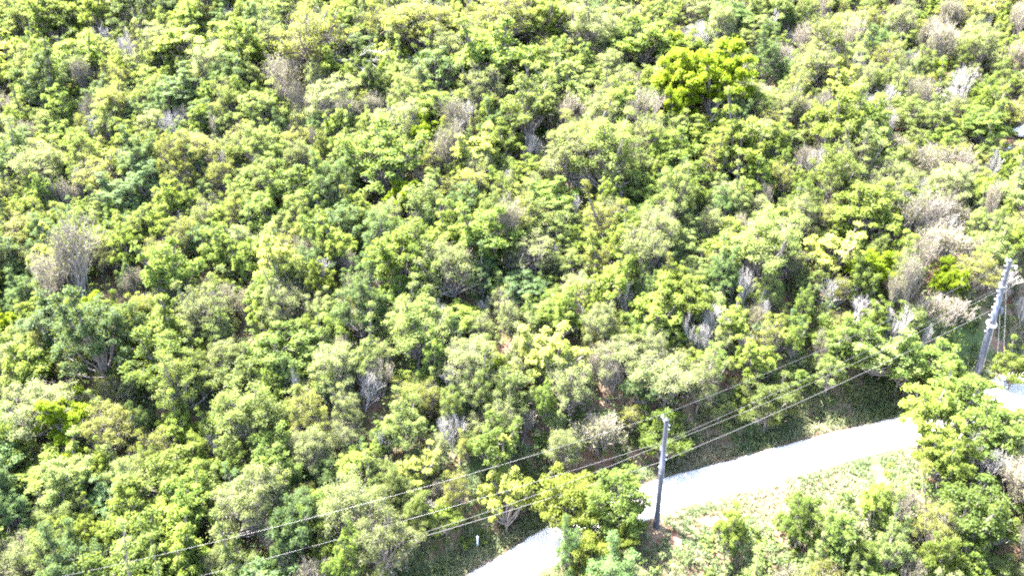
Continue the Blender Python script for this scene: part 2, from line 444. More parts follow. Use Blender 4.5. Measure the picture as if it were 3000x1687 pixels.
gx = axis([(-1500, -200, 100), (-200, -110, 6), (-110, -22, 1.2), (-22, 66, 0.45), (66, 130, 1.2), (130, 220, 6), (220, 1501, 100)])
gy = axis([(-900, -50, 50), (-50, 20, 4), (20, 40, 0.8), (40, 70, 0.4), (70, 150, 1.1), (150, 260, 5), (260, 1201, 60)])
X, Y = np.meshgrid(gx, gy)
Z = terrain(X.ravel(), Y.ravel())
Z = np.where(np.abs(Y.ravel()) > 190, np.minimum(np.maximum(Z, -160), hill(X.ravel(), np.full(X.size, 190.0)) - (Y.ravel() - 190) * 0.25), Z)
Z = np.maximum(Z, -160)
n_x = len(gx)
ii, jj = np.meshgrid(np.arange(len(gy) - 1), np.arange(n_x - 1), indexing='ij')
a = (ii * n_x + jj).ravel()
ground = link('ground', mesh_quads('ground', np.stack([X.ravel(), Y.ravel(), Z], 1), np.stack([a, a + 1, a + n_x + 1, a + n_x], 1), [ground_mat()], smooth=True))
tag(ground, kind='structure')


# ------------------------------------------------------------------ road
def concrete_mat():
    m, t, b, out = nodes('pale_concrete')
    tc = t.nodes.new('ShaderNodeTexCoord'); g = tc.outputs['Object']
    c = mixc(t, (0.31, 0.30, 0.29), (0.39, 0.38, 0.37), noise(t, 1.3, 6, 0.65, g))
    c = mixc(t, c, (0.24, 0.215, 0.19), ramp(t, noise(t, 0.7, 5, 0.7, g), 0.60, 0.74))
    t.links.new(c, b.inputs['Base Color'])
    b.inputs['Roughness'].default_value = 0.9
    bp = t.nodes.new('ShaderNodeBump'); bp.inputs['Strength'].default_value = 0.4; bp.inputs['Distance'].default_value = 0.02
    t.links.new(noise(t, 25.0, 4, 0.7, g), bp.inputs['Height']); t.links.new(bp.outputs[0], b.inputs['Normal'])
    return m


D = np.gradient(RP[:, :2], axis=0); D = unit(D); N = np.stack([-D[:, 1], D[:, 0]], 1)
prof = [(-1.0, -0.35), (-1.0, 0.02), (-0.97, 0.05), (-0.5, 0.075), (0.0, 0.085), (0.5, 0.075), (0.97, 0.05), (1.0, 0.02), (1.0, -0.35)]
V = []
rs = np.random.RandomState(4)
for k in range(len(RP)):
    for u, dz in prof:
        j = 0.07 * math.sin(k * 1.7 + u) + 0.05 * rs.uniform(-1, 1) if abs(u) > 0.9 else 0
        w_ = u * RP[k, 3] + j * (1 if u > 0 else -1)
        V.append((RP[k, 0] + N[k, 0] * w_, RP[k, 1] + N[k, 1] * w_, RP[k, 2] + dz))
m_ = len(prof)
Q = [(k * m_ + i, k * m_ + i + 1, (k + 1) * m_ + i + 1, (k + 1) * m_ + i) for k in range(len(RP) - 1) for i in range(m_ - 1)]
Q = np.array(Q)[:, ::-1]
tag(link('road', mesh_quads('road', np.array(V), Q, [concrete_mat()], smooth=False)), kind='structure')


# ------------------------------------------------------------------ trees: skeletons and leaves
def bezier_chain(p0, p1, bend, n, r0, r1, rng):
    """A bent limb as n tube segments."""
    t = np.linspace(0, 1, n + 1)[:, None]
    mid = (p0 + p1) / 2 + bend
    C = (1 - t) ** 2 * p0 + 2 * t * (1 - t) * mid + t * t * p1
    C[1:-1] += rng.normal(0, 0.03, (n - 1, 3)) * np.linalg.norm(p1 - p0) * 0.5
    R = r0 + (r1 - r0) * t[:, 0]
    return C[:-1], C[1:], R[:-1], R[1:], C


def leaves(C, Nn, L, W, rng, droop=0.25, fold=0.18):
    """Folded leaf blades (one quad each) at C, facing Nn."""
    n = len(C)
    t = unit(np.cross(Nn, rng.normal(size=(n, 3))))
    t[:, 2] -= droop; t = unit(t)
    s = unit(np.cross(Nn, t))
    L = L * rng.uniform(0.65, 1.3, (n, 1)); W = W * rng.uniform(0.7, 1.25, (n, 1))
    up = unit(np.cross(t, s))
    a = C - t * L * 0.5
    b = C + s * W * 0.5 + up * W * fold
    c = C + t * L * 0.5 - np.array([[0, 0, 1.0]]) * L * 0.12
    d = C - s * W * 0.5 + up * W * fold
    V = np.stack([a, b, c, d], 1).reshape(-1, 3)
    return V, np.arange(n * 4).reshape(-1, 4)


def leafy(rng, kind, lobes, clusters, per, leaf, cr, trunk_h, flat=0.72, twigs=0, spread=1.0):
    """A tree about 4 m across and 4.7 m tall. Returns the trunk mesh parts and the crown mesh parts."""
    top = 4.7
    cz = top - 2.0 * flat
    tr, cw = [], []
    fork = np.array([rng.uniform(-.15, .15), rng.uniform(-.15, .15), trunk_h])
    base = np.array([0, 0, -0.6])
    P = bezier_chain(base, fork, rng.normal(0, .12, 3) * [1, 1, 0], 4, 0.13, 0.09, rng)
    tr.append(P)
    cen, nor, tint = [], [], []
    LO = []
    for k in range(lobes):
        a = 2.399 * k + rng.uniform(-.35, .35)
        cu = 0.98 - 1.25 * (k + .5) / lobes
        su = math.sqrt(max(0, 1 - cu * cu))
        rr = 1.55 * su * rng.uniform(.6, 1.25) * spread
        zz = 2.35 + 1.6 * flat * cu * rng.uniform(.75, 1.15) + rng.uniform(-.45, .45)
        rl = rng.uniform(.36, .80)
        LO.append((np.array([rr * math.cos(a), rr * math.sin(a), zz]), rl))
    for k in range(9):
        c0, _ = LO[rng.randint(len(LO))]
        o_ = unit(c0 - [0, 0, 1.6]) * rng.uniform(.35, .85) + [0, 0, rng.uniform(.1, .55)]
        LO.append((c0 + o_, rng.uniform(.16, .3)))
    for lc, rl in LO:
        limb = bezier_chain(fork - [0, 0, rng.uniform(0, .5)], lc - [0, 0, rl * .45], np.array([0, 0, -0.15]) + rng.normal(0, .12, 3), 5, 0.065, 0.028, rng)
        tr.append(limb)
        lt = rng.uniform(-.3, .3)
        for q in range(clusters):
            u = unit(rng.normal(size=3)); u[2] = abs(u[2]) * 1.0 - 0.42; u = unit(u)
            cc = lc + u * rl * np.array([1, 1, flat + .12]) * rng.uniform(.6, 1.2)
            if rng.rand() < .8:
                s0 = limb[4][-1 - rng.randint(0, 2)]
                tr.append(bezier_chain(s0, cc, rng.normal(0, .06, 3), 2, 0.018, 0.008, rng))
            n = int(per * rng.uniform(.5, 1.4) * (rl / .6))
            v = unit(rng.normal(size=(n, 3)))
            v[:, 2] = np.where(v[:, 2] < -0.25, -v[:, 2], v[:, 2])
            rad = cr * rng.uniform(.35, 1.15, (n, 1)) * rng.uniform(.8, 1.3)
            cen.append(cc + v * rad * [1, 1, .72])
            nor.append(unit(v * .5 + [0, 0, .7] + rng.normal(0, .42, (n, 3))))
            tint.append(np.clip(rng.uniform(0, 1, n) * .6 + .2 + lt + rng.uniform(-.2, .2), 0, 1))
    cen, nor, tint = np.concatenate(cen), np.concatenate(nor), np.concatenate(tint)
    V, Q = leaves(cen, nor, leaf[0], leaf[1], rng)
    cw.append((V, Q, 0, tint))
    if twigs:
        n = twigs
        src = np.array([LO[i][0] for i in rng.randint(0, lobes, n)])
        p0 = src + rng.normal(0, .42, (n, 3))
        p1 = p0 + unit(rng.normal(size=(n, 3)) + [0, 0, .9]) * rng.uniform(.12, .42, (n, 1))
        V, Q = tubes(p0, p1, np.full(n, .008), np.full(n, .004), 3)
        cw.append((V, Q, 1, 0.5))
    return tr, cw


def grow(rng, p, d, L, r, depth, out, tips, up, wig, fan):
    n = 3 if depth > 1 else 2
    pts = [p]
    for k in range(n):
        d = unit(d + rng.normal(0, wig, 3) + np.array([0, 0, up]))
        q = pts[-1] + d * L / n
        r1 = r * (1 - .35 * (k + 1) / n)
        out.append((pts[-1], q, r * (1 - .35 * k / n), r1))
        pts.append(q)
    if depth == 0:
        tips.append(pts[-1]); return
    kids = rng.randint(3, 5) if depth < 3 else rng.randint(3, 5)
    for k in range(kids):
        s = pts[-1] if k < 2 else pts[rng.randint(1, n + 1)]
        side = unit(np.cross(d, rng.normal(size=3)))
        grow(rng, s, unit(d + side * fan * rng.uniform(.6, 1.3)), L * rng.uniform(.6, .85), r * .58, depth - 1, out, tips, up, wig, fan)
    if depth <= 2: tips.append(pts[-1])


def twiggy(rng, depth, stems, up, fan, thick, nleaf, leaf, tall=1.0, lean=0.0):
    out, tips = [], []
    for s in range(stems):
        a = rng.uniform(0, 6.28); o = rng.uniform(0, .45) * (stems > 1)
        d = unit(np.array([math.cos(a) * o + lean, math.sin(a) * o, 1.0]))
        grow(rng, np.array([math.cos(a) * .12 * stems ** .5, math.sin(a) * .12, -.5]), d, 1.75 * tall, thick / stems ** .35, depth, out, tips, up, .12, fan)
    P0 = np.array([o[0] for o in out]); P1 = np.array([o[1] for o in out])
    R0 = np.maximum(np.array([o[2] for o in out]), .0085); R1 = np.maximum(np.array([o[3] for o in out]), .007)
    ext = np.percentile(np.hypot(P1[:, 0], P1[:, 1]), 96)
    sc = np.array([2.0 / ext, 2.0 / ext, 4.6 * tall / np.percentile(P1[:, 2], 98)])
    P0, P1 = P0 * sc, P1 * sc
    thickm = R0 > .022
    tr = (P0[thickm], P1[thickm], R0[thickm], R1[thickm])
    V, Q = tubes(P0[~thickm], P1[~thickm], R0[~thickm], R1[~thickm], 3)
    cw = [(V, Q, 1, .5)]
    if nleaf:
        T = np.array(tips) * sc
        c = T[rng.randint(0, len(T), nleaf)] + rng.normal(0, .16, (nleaf, 3))
        V, Q = leaves(c, unit(rng.normal(0, .6, (nleaf, 3)) + [0, 0, .6]), leaf[0], leaf[1], rng)
        cw.append((V, Q, 0, rng.uniform(0, 1, nleaf)))
    return tr, cw


def protos(kind, n):
    res = []
    for s in range(n):
        rng = np.random.RandomState(1000 + 37 * s + ord(kind))
        bark, twig = BARK, TWIG_GREY
        if kind == 'G': tr, cw = leafy(rng, kind, 22 + 2 * s, 7, 80, (.155, .088), .33, 1.3, flat=1.0, twigs=250)
        elif kind == 'M': tr, cw = leafy(rng, kind, 25 + s, 6, 88, (.13, .065), .36, 1.3, flat=1.0, twigs=400)
        elif kind == 'L': tr, cw = leafy(rng, kind, 20 + 2 * s, 7, 78, (.16, .094), .32, 1.2, flat=.95, twigs=200)
        elif kind == 'V': tr, cw = leafy(rng, kind, 18, 10, 105, (.15, .09), .33, 1.2, flat=.9)
        elif kind == 'K': tr, cw = leafy(rng, kind, 24, 9, 85, (.14, .08), .34, 1.2, flat=.85, twigs=300)
        elif kind == 'N': tr, cw = leafy(rng, kind, 21 + s, 7, 76, (.16, .082), .36, 1.3, flat=1.05, twigs=500)
        elif kind == 'Y': tr, cw = leafy(rng, kind, 18, 7, 76, (.18, .11), .32, 1.2, flat=.95, twigs=150)
        elif kind == 'D': tr, cw = leafy(rng, kind, 20 + s, 8, 86, (.14, .074), .33, 1.2, flat=1.1, twigs=100)
        elif kind == 'P': tr, cw = leafy(rng, kind, 24 + s, 6, 76, (.13, .062), .38, 1.3, flat=1.0, twigs=1500); twig = TWIG_PINK
        elif kind == 'O': tr, cw = leafy(rng, kind, 24 + s, 6, 62, (.135, .07), .38, 1.4, flat=.9, twigs=1700); twig = TWIG_PINK
        elif kind == 'B': tr, cw = twiggy(rng, 5, 3 + s % 3, .08 + .03 * s, .42 + .06 * s, .07, (900, 1900, 2600, 1400, 2200)[s], (.12, .065), tall=(1, .85, 1.15, .95, .75)[s], lean=.22 * (s % 3)); twig = TWIG_PINK
        elif kind == 'W': tr, cw = twiggy(rng, 5, 2 if s % 2 else 1, .16, .46, .09, 60, (.10, .06), lean=.18 * (s % 3)); bark = twig = TWIG_PALE
        if kind in 'BW':
            V, Q = tubes(*tr, 5)
        else:
            Vs = [tubes(c[0], c[1], c[2], c[3], 5 if c[2][0] > .03 else 3) for c in tr]
            V, Q, _, _ = join([(v, q, 0, 0.) for v, q in Vs])
        tm = mesh_quads('trunk', V, Q, [bark])
        V, Q, I, T = join(cw)
        cm = mesh_quads('crown', V, Q, [LEAF['G' if kind == 'S' else kind], twig], I, {'tint': T})
        res.append((tm, cm))
    return res


PROTO = {k: protos(k, n) for k, n in (('G', 4), ('M', 4), ('L', 4), ('V', 2), ('N', 4), ('K', 3), ('Y', 2), ('D', 4), ('P', 5), ('O', 4), ('B', 5), ('W', 4))}
NAME = {'M': 'feathery_green_tree', 'G': 'leafy_green_tree', 'L': 'lime_green_tree', 'V': 'vivid_green_tree', 'N': 'light_green_tree', 'K': 'golden_green_tree', 'Y': 'pale_lime_tree', 'D': 'dark_green_tree', 'P': 'pale_sage_tree', 'O': 'olive_green_tree', 'B': 'dry_twiggy_tree', 'W': 'bare_tree'}
WORDS = {'M': 'feathery mid green', 'G': 'fresh green leafy', 'L': 'lime green', 'V': 'vivid yellow-green', 'N': 'soft light green', 'K': 'golden green', 'Y': 'very pale lime', 'D': 'dark bluish green', 'P': 'pale sage green', 'O': 'olive green', 'B': 'beige half-dry twiggy', 'W': 'bare whitish dead'}
rng = np.random.RandomState(11)


def plant(kind, x, y, dia, label, group=None, cat='tree', name=None, hz=None):
    tm, cm = PROTO[kind][rng.randint(len(PROTO[kind]))]
    H = (2.2 + 0.62 * dia) * (hz or rng.uniform(.75, 1.4))
    root = link(name or NAME[kind], None, loc=(x, y, float(terrain(x, y)[0])), rz=rng.uniform(0, 6.28),
                scale=(dia / 4.2 * rng.uniform(.82, 1.15), dia / 4.2 * rng.uniform(.82, 1.15), H / 4.7 * rng.uniform(.85, 1.18)))
    root.empty_display_size = 0.3
    root.rotation_euler[0], root.rotation_euler[1] = rng.uniform(-.07, .07), rng.uniform(-.07, .07)
    link('trunk', tm, root); link('crown', cm, root)
    return tag(root, label, cat, group)


placed = []
for x, y, dia, k, lab, hz in MARKS:
    plant(k, x, y, dia, lab, hz=hz)
    placed.append((x, y, dia * .5, lab, k))

# the rest of the wood: a close, uneven packing of trees between the marked ones
cell = {}


def near(x, y, r):
    i, j = int(x // 4), int(y // 4)
    for a_ in (-1, 0, 1):
        for b_ in (-1, 0, 1):
            for (px, py, pr) in cell.get((i + a_, j + b_), ()):
                if (px - x) ** 2 + (py - y) ** 2 < (0.47 * (r + pr)) ** 2: return True
    return False


def put(x, y, r): cell.setdefault((int(x // 4), int(y // 4)), []).append((x, y, r))


for p in placed: put(p[0], p[1], p[2] * (1.5 if p[4] in 'VYK' else 1.05))
GA = np.array(GAPS)
N_TRY = 40000
cx = rng.uniform(-105, 100, N_TRY); cy = rng.uniform(36, 129, N_TRY)
cd, _, chw = road_rel(cx, cy)
gap = np.zeros(N_TRY, bool)
for gx_, gy_, gr in GAPS: gap |= (cx - gx_) ** 2 + (cy - gy_) ** 2 < (gr * .5 + .7) ** 2
ok = ~gap & (np.abs(cx) < 14 + cy * .65) & ~((cd > 0) & (cd < chw + 2.6)) & ~((cd <= 0) & (cd > -chw - 1.2))
ok &= ~((cd <= 0) & (cd > -10.5) & (cx > 9.5) & (cx < 40)) & ~((cx > 40) & (cd < 0) & (cd > -6)) & ~((np.abs(cx - 45.2) < 3.2) & (cy > 57) & (cy < 66.5)) & ~((np.abs(cx - 49) < 3.2) & (np.abs(cy - 64.5) < 2.6)) & ~(((cx - 59.5) ** 2 + (cy - 86.5) ** 2) < 3.4 ** 2)
ok &= ~((cy < 42) & (cx > -4)) | (cx > 22)
ok &= ~((cd <= 0) & (cx < 3))
fill = []
seen = {}
SWAP = {'G': 'MLDN', 'M': 'GNL', 'L': 'NGM', 'D': 'GM', 'P': 'NOM', 'O': 'NLP', 'N': 'LMO', 'B': 'POW', 'W': 'BP', 'V': 'L', 'Y': 'L'}
for x, y in zip(cx[ok], cy[ok]):
    u = np.clip(x / y + .15 * (rng.rand() - .5), -.7, .7)
    patch = float(vnoise(x / 9.0, y / 9.0, 9))
    wgt = {'N': 12 + 3 * u, 'G': 12 - 6 * u, 'M': 13 - 2 * u, 'L': 13 - 2 * u - (4 if y > 85 else 0), 'D': max(2, 11 - 16 * u), 'P': 17 + 10 * u, 'O': 13 + 6 * u, 'B': max(4, 13 + 13 * u), 'W': 3.5 + 3 * u, 'V': .8, 'Y': 2 + 1.5 * u}  # pale kinds gain weight rightward, also standing in for the washed lens veil
    if patch > .6:
        wgt['B'] *= 2.2; wgt['P'] *= 1.5
    elif patch < .35:
        wgt['G'] *= 1.8; wgt['L'] *= 1.6; wgt['B'] *= .5
    k = rng.choice(list(wgt), p=np.array(list(wgt.values())) / sum(wgt.values()))
    r = float(np.clip(rng.gamma(6, .33), 1.1, 3.4)) * (0.85 if k in 'BWV' else 1)
    if y < 46 and x > 8: r = min(r, 1.9)
    if near(x, y, r): continue
    if abs(x) < .76 * y + 3:
        if seen.get(k, 0) >= 275:
            k = min(SWAP[k], key=lambda q: seen.get(q, 0))
        seen[k] = seen.get(k, 0) + 1
    put(x, y, r); fill.append((x, y, 2 * r, k))

SIZE = (('small', 0, 3.1), ('middling', 3.1, 4.1), ('wide', 4.1, 99))
used = set()
mk = np.array([(p[0], p[1]) for p in placed])
for x, y, dia, k in fill:
    size = next(s for s, a_, b_ in SIZE if a_ <= dia < b_)
    lab = None
    order = np.argsort((mk[:, 0] - x) ** 2 + (mk[:, 1] - y) ** 2)[:4]
    for o_ in order:
        q = placed[o_]
        dx, dy = x - q[0], y - q[1]
        if dx * dx + dy * dy > 64: break
        way = ('right' if dx > 0 else 'left') + ' of' if abs(dx) > abs(dy) else ('uphill of' if dy > 0 else 'downhill of')
        c_ = '%s %s tree %s the %s' % (size, WORDS[k], way, q[3])
        if len(c_.split()) <= 16 and c_ not in used:
            lab = c_; break
    if lab:
        used.add(lab); plant(k, x, y, dia, lab, NAME[k].replace('_', ' ') + 's of the hillside wood')
    else:
        v_ = 'upper' if y > 96 else 'middle' if y > 70 else 'lower'
        q_ = x / y
        zone = v_ + (' left' if q_ < -.24 else ' right' if q_ > .24 else ' centre')
        lab = '%s %s tree in the close canopy of the wood, %s' % (size, WORDS[k], zone)
        plant(k, x, y, dia, lab, '%s %s trees of the wood, %s' % (size, WORDS[k], zone))
print('trees', len(placed), len(fill))

# low leafy growth under and between the trees: nobody could count it
def scatter_leaves(n_cl, per, accept, size, h, tag_name, mats, seed, xr=(-100, 95), yr=(36, 132)):
    r_ = np.random.RandomState(seed)
    x = r_.uniform(*xr, n_cl); y = r_.uniform(*yr, n_cl)
    keep = accept(x, y)
    x, y = x[keep], y[keep]
    z = terrain(x, y)
    rad = r_.uniform(.2, .6, len(x)); hh = h * r_.uniform(.02, 1, len(x)) ** 1.3 * np.clip((np.abs(road_rel(x, y)[0]) - 3) / 4, .25, 1)
    n = len(x)
    v = unit(r_.normal(size=(n, per, 3)))
    v[..., 2] = np.abs(v[..., 2])
    C = np.stack([x, y, z + hh], 1)[:, None] + v * rad[:, None, None] * np.array([1, 1, .8])
    nn = unit(v * .6 + [0, 0, .6] + r_.normal(0, .4, v.shape))
    V_, Q_ = leaves(C.reshape(-1, 3), nn.reshape(-1, 3), size, size * .55, r_)
    t_ = np.clip(r_.uniform(0, 1, n * per) * .5 + np.repeat(r_.uniform(0, .5, n), per), 0, 1)
    I_ = np.repeat(r_.randint(0, len(mats), n), per)
    return tag(link(tag_name, mesh_quads(tag_name, V_, Q_, mats, I_, {'tint': t_})), kind='stuff')


def under_ok(x, y):
    d, _, hw = road_rel(x, y)
    g_ = np.zeros(len(x), bool)
    for gx_, gy_, gr in GAPS: g_ |= (x - gx_) ** 2 + (y - gy_) ** 2 < (gr * .7) ** 2
    return (np.abs(x) < 13 + y * .68) & (np.abs(d) > hw + .9) & ~((d < 0) & (d > -6)) & ~(g_ & (np.random.RandomState(1).rand(len(x)) < .25)) & (vnoise(x / 2.5, y / 2.5, 21) > .10) \
        & ~(((x - 49) ** 2 + (y - 65) ** 2) < 6) & ~(((x - 59.5) ** 2 + (y - 86.5) ** 2) < 9)


un = scatter_leaves(70000, 12, under_ok, .25, 2.3, 'undergrowth', [LEAF['D'], LEAF['G'], LEAF['P']], 5)
tag(un, 'mixed green leafy undergrowth on the soil below the hillside trees', 'undergrowth')


# small shrubs along the bank and below the verge
def shrub_protos(n, kind):
    res = []
    for s in range(n):
        r_ = np.random.RandomState(500 + s)
        tr, cw = leafy(r_, kind, 6, 8, 60, (.19, .11), .32, .5, flat=1.0, twigs=60)
        V_, Q_, _, _ = join([tubes(c[0], c[1], c[2] * .6, c[3] * .6, 3) + (0, 0.) for c in tr])
        tm = mesh_quads('stem', V_, Q_, [BARK])
        V_, Q_, I_, T_ = join(cw)
        res.append((tm, mesh_quads('foliage', V_, Q_, [LEAF[kind], TWIG_PALE], I_, {'tint': T_})))
    return res


SHRUB = {k: shrub_protos(2, k) for k in 'GPLD'}
SW = {'G': 'fresh green', 'P': 'pale sage green', 'L': 'lime green', 'D': 'dark green'}
r2 = np.random.RandomState(77)
ns = 0
spots = []
for _ in range(9000):
    x, y = r2.uniform(-45, 58), r2.uniform(38, 72)
    d, _, hw = road_rel(x, y); d, hw = d[0], hw[0]
    bank = hw + 1.6 < d < hw + 5.0
    verge = -13.5 < d < -5.8 and x > 9
    if not (bank or verge) or abs(x) > y * .75: continue
    if abs(x - 12.3) < 1.6 and abs(y - 48) < 3: continue
    if abs(x - 49) < 2.6 and abs(y - 65) < 2.2: continue
    if any((x - a_) ** 2 + (y - b_) ** 2 < 1.3 ** 2 for a_, b_, _ in spots): continue
    if verge and d > -8.5 and r2.rand() < .8: continue
    spots.append((x, y, bank))
    if len(spots) >= 300: break
    if bank and sum(s_[2] for s_ in spots) > 200: spots.pop()
for x, y, bank in spots:
    k = r2.choice(list('GPLD'), p=[.35, .25, .15, .25] if bank else [.3, .35, .3, .05])
    tm, cm = SHRUB[k][r2.randint(2)]
    s_ = r2.uniform(.22, .42)
    root = link('shrub', None, loc=(x, y, float(terrain(x, y)[0]) - .15), rz=r2.uniform(0, 6.28), scale=(s_, s_, s_ * r2.uniform(.55, .8)))
    link('stem', tm, root); link('foliage', cm, root)
    where = 'shaded bank above the concrete road' if bank else 'edge of the grass verge below the road'
    tag(root, 'low %s shrub on the %s' % (SW[k], where), 'shrub', '%s shrubs on the %s' % (SW[k], where))


# ------------------------------------------------------------------ grass on both verges
def grass_mat():
    m, t, b, out = nodes('verge_grass')
    at = t.nodes.new('ShaderNodeAttribute'); at.attribute_name = 'tint'
    cr = t.nodes.new('ShaderNodeValToRGB')
    e = cr.color_ramp.elements
    e[0].position, e[0].color = 0.0, (0.036, 0.060, 0.018, 1)
    e[1].position, e[1].color = 1.0, (0.185, 0.150, 0.105, 1)
    for p_, c_ in ((.35, (0.064, 0.086, 0.032, 1)), (.6, (0.098, 0.110, 0.052, 1)), (.8, (0.142, 0.132, 0.078, 1))):
        q = e.new(p_); q.color = c_
    t.links.new(at.outputs['Fac'], cr.inputs[0]); t.links.new(cr.outputs[0], b.inputs['Base Color'])
    b.inputs['Roughness'].default_value = 0.6
    tr = t.nodes.new('ShaderNodeBsdfTranslucent'); t.links.new(cr.outputs[0], tr.inputs['Color'])
    mx = t.nodes.new('ShaderNodeMixShader'); mx.inputs[0].default_value = 0.3
    t.links.new(b.outputs[0], mx.inputs[1]); t.links.new(tr.outputs[0], mx.inputs[2]); t.links.new(mx.outputs[0], out.inputs[0])
    return m


r3 = np.random.RandomState(8)
nt = 75000
x = r3.uniform(-24, 58, nt); y = r3.uniform(36, 72, nt)
d, _, hw = road_rel(x, y)
e_ = np.abs(d) - hw
dry = vnoise(x / 3.2, y / 3.2, 31)
bare = vnoise(x / 1.7, y / 1.7, 33)
keep = (e_ > .02 - .32 * vnoise(x * 1.6, y * 1.6, 41) * r3.rand(nt)) & np.where(d < 0, e_ < 9, e_ < 4.8) & (bare > np.where(d < 0, .22, .12 + .09 * e_)) & ~(((x - 12.3) ** 2 + (y - 48.7) ** 2) < .9 ** 2)
x, y, d, e_, dry = x[keep], y[keep], d[keep], e_[keep], dry[keep]
z = terrain(x, y)
per = 7
n = len(x)
hgt = np.where(d < 0, .42, .85) * r3.uniform(.5, 1.3, n) * np.clip(.35 + e_ * .9, .35, 1)
ang = r3.uniform(0, 6.283, (n, per)); lean = r3.uniform(.15, 1.0, (n, per))
off = r3.normal(0, .09, (n, per, 2))
B0 = np.stack([x[:, None] + off[..., 0], y[:, None] + off[..., 1], np.repeat(z[:, None] - .03, per, 1)], -1)
Hh = hgt[:, None] * r3.uniform(.6, 1.2, (n, per))
dirv = np.stack([np.cos(ang), np.sin(ang), np.zeros_like(ang)], -1)
side = np.stack([-np.sin(ang), np.cos(ang), np.zeros_like(ang)], -1) * .022
Mid = B0 + dirv * (Hh * lean * .35)[..., None] + np.array([0, 0, 1.0]) * (Hh * .75)[..., None]
Tip = B0 + dirv * (Hh * lean * .95)[..., None] + np.array([0, 0, 1.0]) * (Hh * (1.0 - .35 * lean))[..., None]
Vg = np.stack([B0 - side, B0 + side, Mid + side, Mid - side, Tip + side * .3, Tip - side * .3], 2).reshape(-1, 3)
k_ = np.arange(n * per)[:, None] * 6
Qg = np.concatenate([k_ + [0, 1, 2, 3], k_ + [3, 2, 4, 5]])
tg = np.clip(np.where(d < 0, .40, .36)[:, None] + (dry[:, None] - .45) * .95 + r3.uniform(-.18, .22, (n, per)) + np.clip(.35 - e_, 0, .3)[:, None], 0, 1).ravel()
gr = link('grass', mesh_quads('grass', Vg, Qg, [grass_mat()], attrs={'tint': np.concatenate([tg, tg])}))
tag(gr, 'long green and straw coloured grass on the verges of the concrete road', 'grass', kind='stuff')
print('grass', n * per)


# ------------------------------------------------------------------ poles and power lines
def metal_mat(name, ca, cb, rough, metallic, scale=3.0):
    m, t, b, out = nodes(name)
    tc = t.nodes.new('ShaderNodeTexCoord')
    mp = t.nodes.new('ShaderNodeMapping'); mp.inputs['Scale'].default_value = (1, 1, .25)
    t.links.new(tc.outputs['Object'], mp.inputs[0])
    f = noise(t, scale, 6, .7, mp.outputs[0])
    t.links.new(mixc(t, ca, cb, ramp(t, f, .35, .68)), b.inputs['Base Color'])
    b.inputs['Roughness'].default_value = rough; b.inputs['Metallic'].default_value = metallic
    return m


POLE = metal_mat('weathered_blue_grey_pole', (0.050, 0.057, 0.078), (0.066, 0.073, 0.096), .42, .35)
CAPM = metal_mat('dark_pole_cap', (0.03, 0.033, 0.045), (0.04, 0.043, 0.055), .5, .2)
STEEL = metal_mat('bright_galvanised_steel', (0.45, 0.46, 0.48), (0.62, 0.63, 0.65), .35, .6, 12)
PORC = metal_mat('pale_grey_insulator', (0.55, 0.54, 0.56), (0.66, 0.65, 0.67), .25, 0, 12)
BLACK = metal_mat('black_band', (0.02, 0.02, 0.025), (0.04, 0.04, 0.045), .5, 0)
YELLOW = metal_mat('yellow_plastic_guard', (0.55, 0.42, 0.05), (0.62, 0.5, 0.07), .5, 0)


def local(mesh_vq, mat, name, parent, smooth=True):
    return link(name, mesh_quads(name, mesh_vq[0], mesh_vq[1], [mat], smooth=smooth), parent)


def tube_path(P, r, n=6, closed=False):
    P = np.array(P, float)
    if closed: P = np.concatenate([P, P[:1]])
    return tubes(P[:-1], P[1:], np.full(len(P) - 1, r), np.full(len(P) - 1, r), n)


def ring(z, r, rr, n=24, tilt=0.0, wob=0.0):
    return tube_path([(r * math.cos(a), r * math.sin(a) * (1 + wob), z + tilt * math.sin(a)) for a in np.linspace(0, 2 * math.pi, n)], rr, 5)


def box(c, s, rot=0.0):
    c = np.array(c); s = np.array(s) / 2
    V = np.array([[x_, y_, z_] for z_ in (-1, 1) for y_ in (-1, 1) for x_ in (-1, 1)]) * s
    R = np.array([[math.cos(rot), -math.sin(rot), 0], [math.sin(rot), math.cos(rot), 0], [0, 0, 1]])
    return V @ R.T + c, np.array([(0, 2, 3, 1), (4, 5, 7, 6), (0, 1, 5, 4), (2, 6, 7, 3), (0, 4, 6, 2), (1, 3, 7, 5)])


def pole_radius(z, H, rb, rt): return rb + (rt - rb) * z / H


